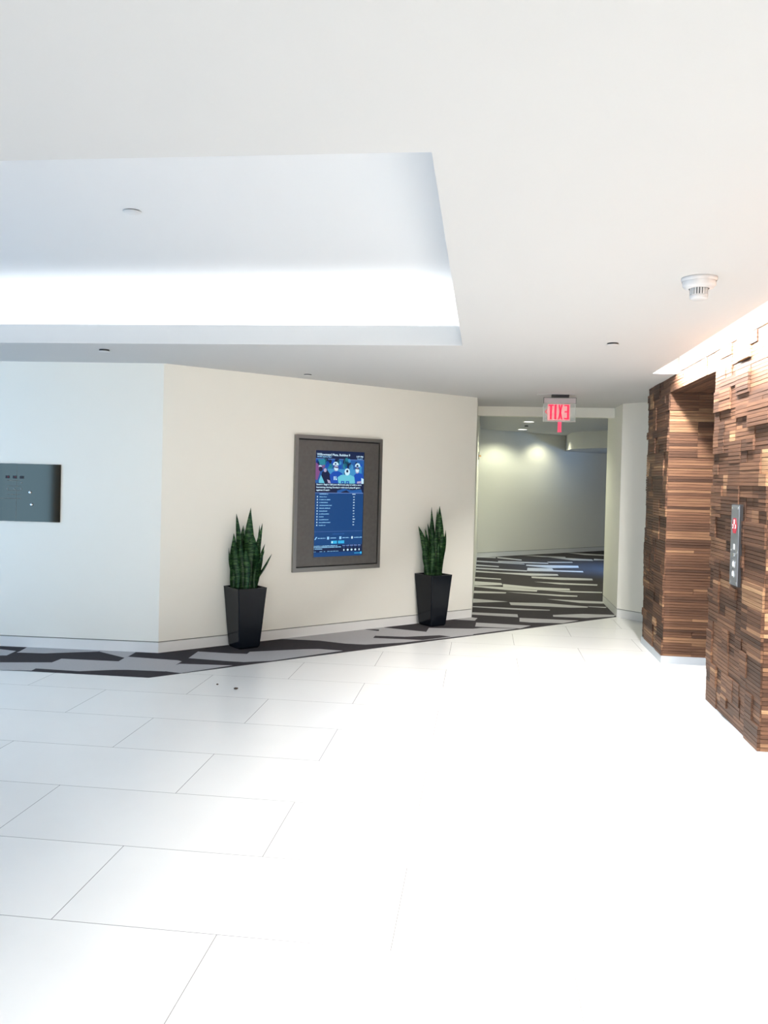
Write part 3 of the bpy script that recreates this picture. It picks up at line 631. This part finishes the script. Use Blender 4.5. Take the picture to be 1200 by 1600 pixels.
bm = bmesh.new()
for s in (1, -1):
    f = bm.faces.new([bm.verts.new(v) for v in ((-.155, -.0045, -.190), (-.145, -.0045, -.190), (-.130, -.0045, -.190+s*.022), (-.138, -.0045, -.190+s*.022))])
bmesh.ops.solidify(bm, geom=bm.faces[:], thickness=.001); link('arrow', bm, M['exit_red'], pl)
bm = bmesh.new(); box(bm, -.014, .026, -.004, .004, -.405, -.296); box(bm, -.017, .029, -.006, .006, -.412, -.403); link('hanging_strip', bm, M['tag_red'], ex)

# ---------------------------------------------------------------- smoke detector
sd = thing('smoke_detector', (.963, 4.045, H), 'white round smoke detector with slotted chamber on ceiling near the walnut wall', 'smoke detector')
bm = bmesh.new(); lathe(bm, [(0, 0), (.080, 0), (.080, -.010), (.076, -.018)], 48); bmesh.ops.recalc_face_normals(bm, faces=bm.faces); link('base', bm, M['white_plastic'], sd)
bm = bmesh.new(); lathe(bm, [(.074, -.017), (.074, -.034), (.066, -.046), (.045, -.050)], 48); link('housing', bm, M['white_plastic'], sd)
bm = bmesh.new(); lathe(bm, [(.034, -.045), (.034, -.078)], 32); link('chamber_core', bm, M['black'], sd)
bm = bmesh.new(); lathe(bm, [(0, -.098), (.030, -.098), (.040, -.093), (.041, -.078), (.034, -.077)], 48)
for k in range(20):
    a = 2*math.pi*k/20
    box(bm, .034, .0405, -.0035, .0035, -.079, -.047, mw=Matrix.Rotation(a, 4, 'Z'))
bmesh.ops.recalc_face_normals(bm, faces=bm.faces); link('slotted_cage', bm, M['white_plastic'], sd)
# ---------------------------------------------------------------- concealed sprinkler covers
def cover(x, y, z, r, label, gap=.008):
    t = thing('sprinkler_cover', (x, y, z), label, 'sprinkler', 0, 'round flush ceiling covers')
    bm = bmesh.new(); lathe(bm, [(r*.86, 0), (r*.86, -gap)], 32); link('escutcheon', bm, M['black'], t)  # black ring paints the shadow line above the cover plate
    bm = bmesh.new(); lathe(bm, [(0, -gap-.0025), (r*.97, -gap-.0025), (r, -gap-.0015), (r, -gap), (0, -gap)], 40); bmesh.ops.recalc_face_normals(bm, faces=bm.faces); link('cover_plate', bm, M['white_plastic'], t)
cover(-3.012, 6.37, H, .046, 'small round sprinkler cover with dark gap on the low ceiling by the blue-lit front wall', .013)
cover(-1.68, 7.83, H, .042, 'small round sprinkler cover on the ceiling close to the cream angled wall')
cover(.850, 5.91, H, .043, 'small round sprinkler cover on the ceiling between smoke detector and exit sign', .010)
cover(-1.84, 4.18, 2.95, .046, 'faint round cover on the raised deck of the ceiling tray', .004)
cover(.769, 16.12, 2.66, .040, 'tiny sprinkler cover between the two corridor downlights', .02)
# ---------------------------------------------------------------- corridor downlights
spot('downlight_lamp', (.772, 12.80, 2.645), 110, 150, (.98, 1.0, .74), .5)      # nearest of the row, behind the lintel
for k, (x, y, lb) in enumerate(((.762, 15.07, 'round recessed corridor downlight, nearer and upper of the two lit ones'), (.752, 17.34, 'round recessed corridor downlight, farther and lower of the two, by the end wall'))):
    t = thing('recessed_downlight', (x, y, 2.66), lb, 'ceiling light', 0, 'corridor downlights')
    bm = bmesh.new(); lathe(bm, [(.085, -.0), (.110, -.002), (.108, -.006), (.085, -.004)], 40); bmesh.ops.recalc_face_normals(bm, faces=bm.faces); link('trim_ring', bm, M['white_plastic'], t)
    bm = bmesh.new(); lathe(bm, [(0, -.003), (.090, -.003)], 40); bmesh.ops.recalc_face_normals(bm, faces=bm.faces)
    for f in bm.faces:
        if f.normal.z > 0: f.normal_flip()
    link('lens', bm, M['led'], t)
    spot('downlight_lamp', (x, y, 2.645), (75, 46)[k], 150, (.98, 1.0, .74), .5)
# next downlight of the row, tucked against the bulkhead, throws the second scallop
spot('downlight_lamp', (1.46, 18.45, 2.64), 22, 140, (1.0, .98, .70), .6)
# ---------------------------------------------------------------- strike on the corridor wall
st = thing('door_strike', (-.1, 13.75, 2.0), 'tiny dark door catch with brass tab on corridor wall edge beside the angled wall', 'door catch')
bm = bmesh.new(); box(bm, .0, .010, -.10, .02, -.06, .06); link('catch_plate', bm, M['black'], st)
bm = bmesh.new(); box(bm, .010, .045, -.02, .02, -.012, .012); link('brass_tab', bm, M['brass'], st)
# ---------------------------------------------------------------- crumbs on the floor
def crumb(x, y, s, label, seed):
    bm = bmesh.new(); bmesh.ops.create_icosphere(bm, subdivisions=2, radius=s)
    for v in bm.verts: v.co = Vector((v.co.x*1.3, v.co.y, max(v.co.z*.6+s*.5, 0)))*(1+.35*noise.noise(v.co*90+Vector((seed, 0, 0))))
    o = link('crumb', bm, mat('dry_leaf_bit', (.09, .06, .045), .9)); o.location = (x, y, 0.0); return tag(o, label, 'debris', 'crumbs on the tiles')
crumb(-1.797, 6.086, .013, 'dark crumb on the white floor, the larger of two below the left pot', 1)
crumb(-1.972, 6.185, .008, 'tiny crumb on the white floor, the smaller of two nearer the left wall', 2)
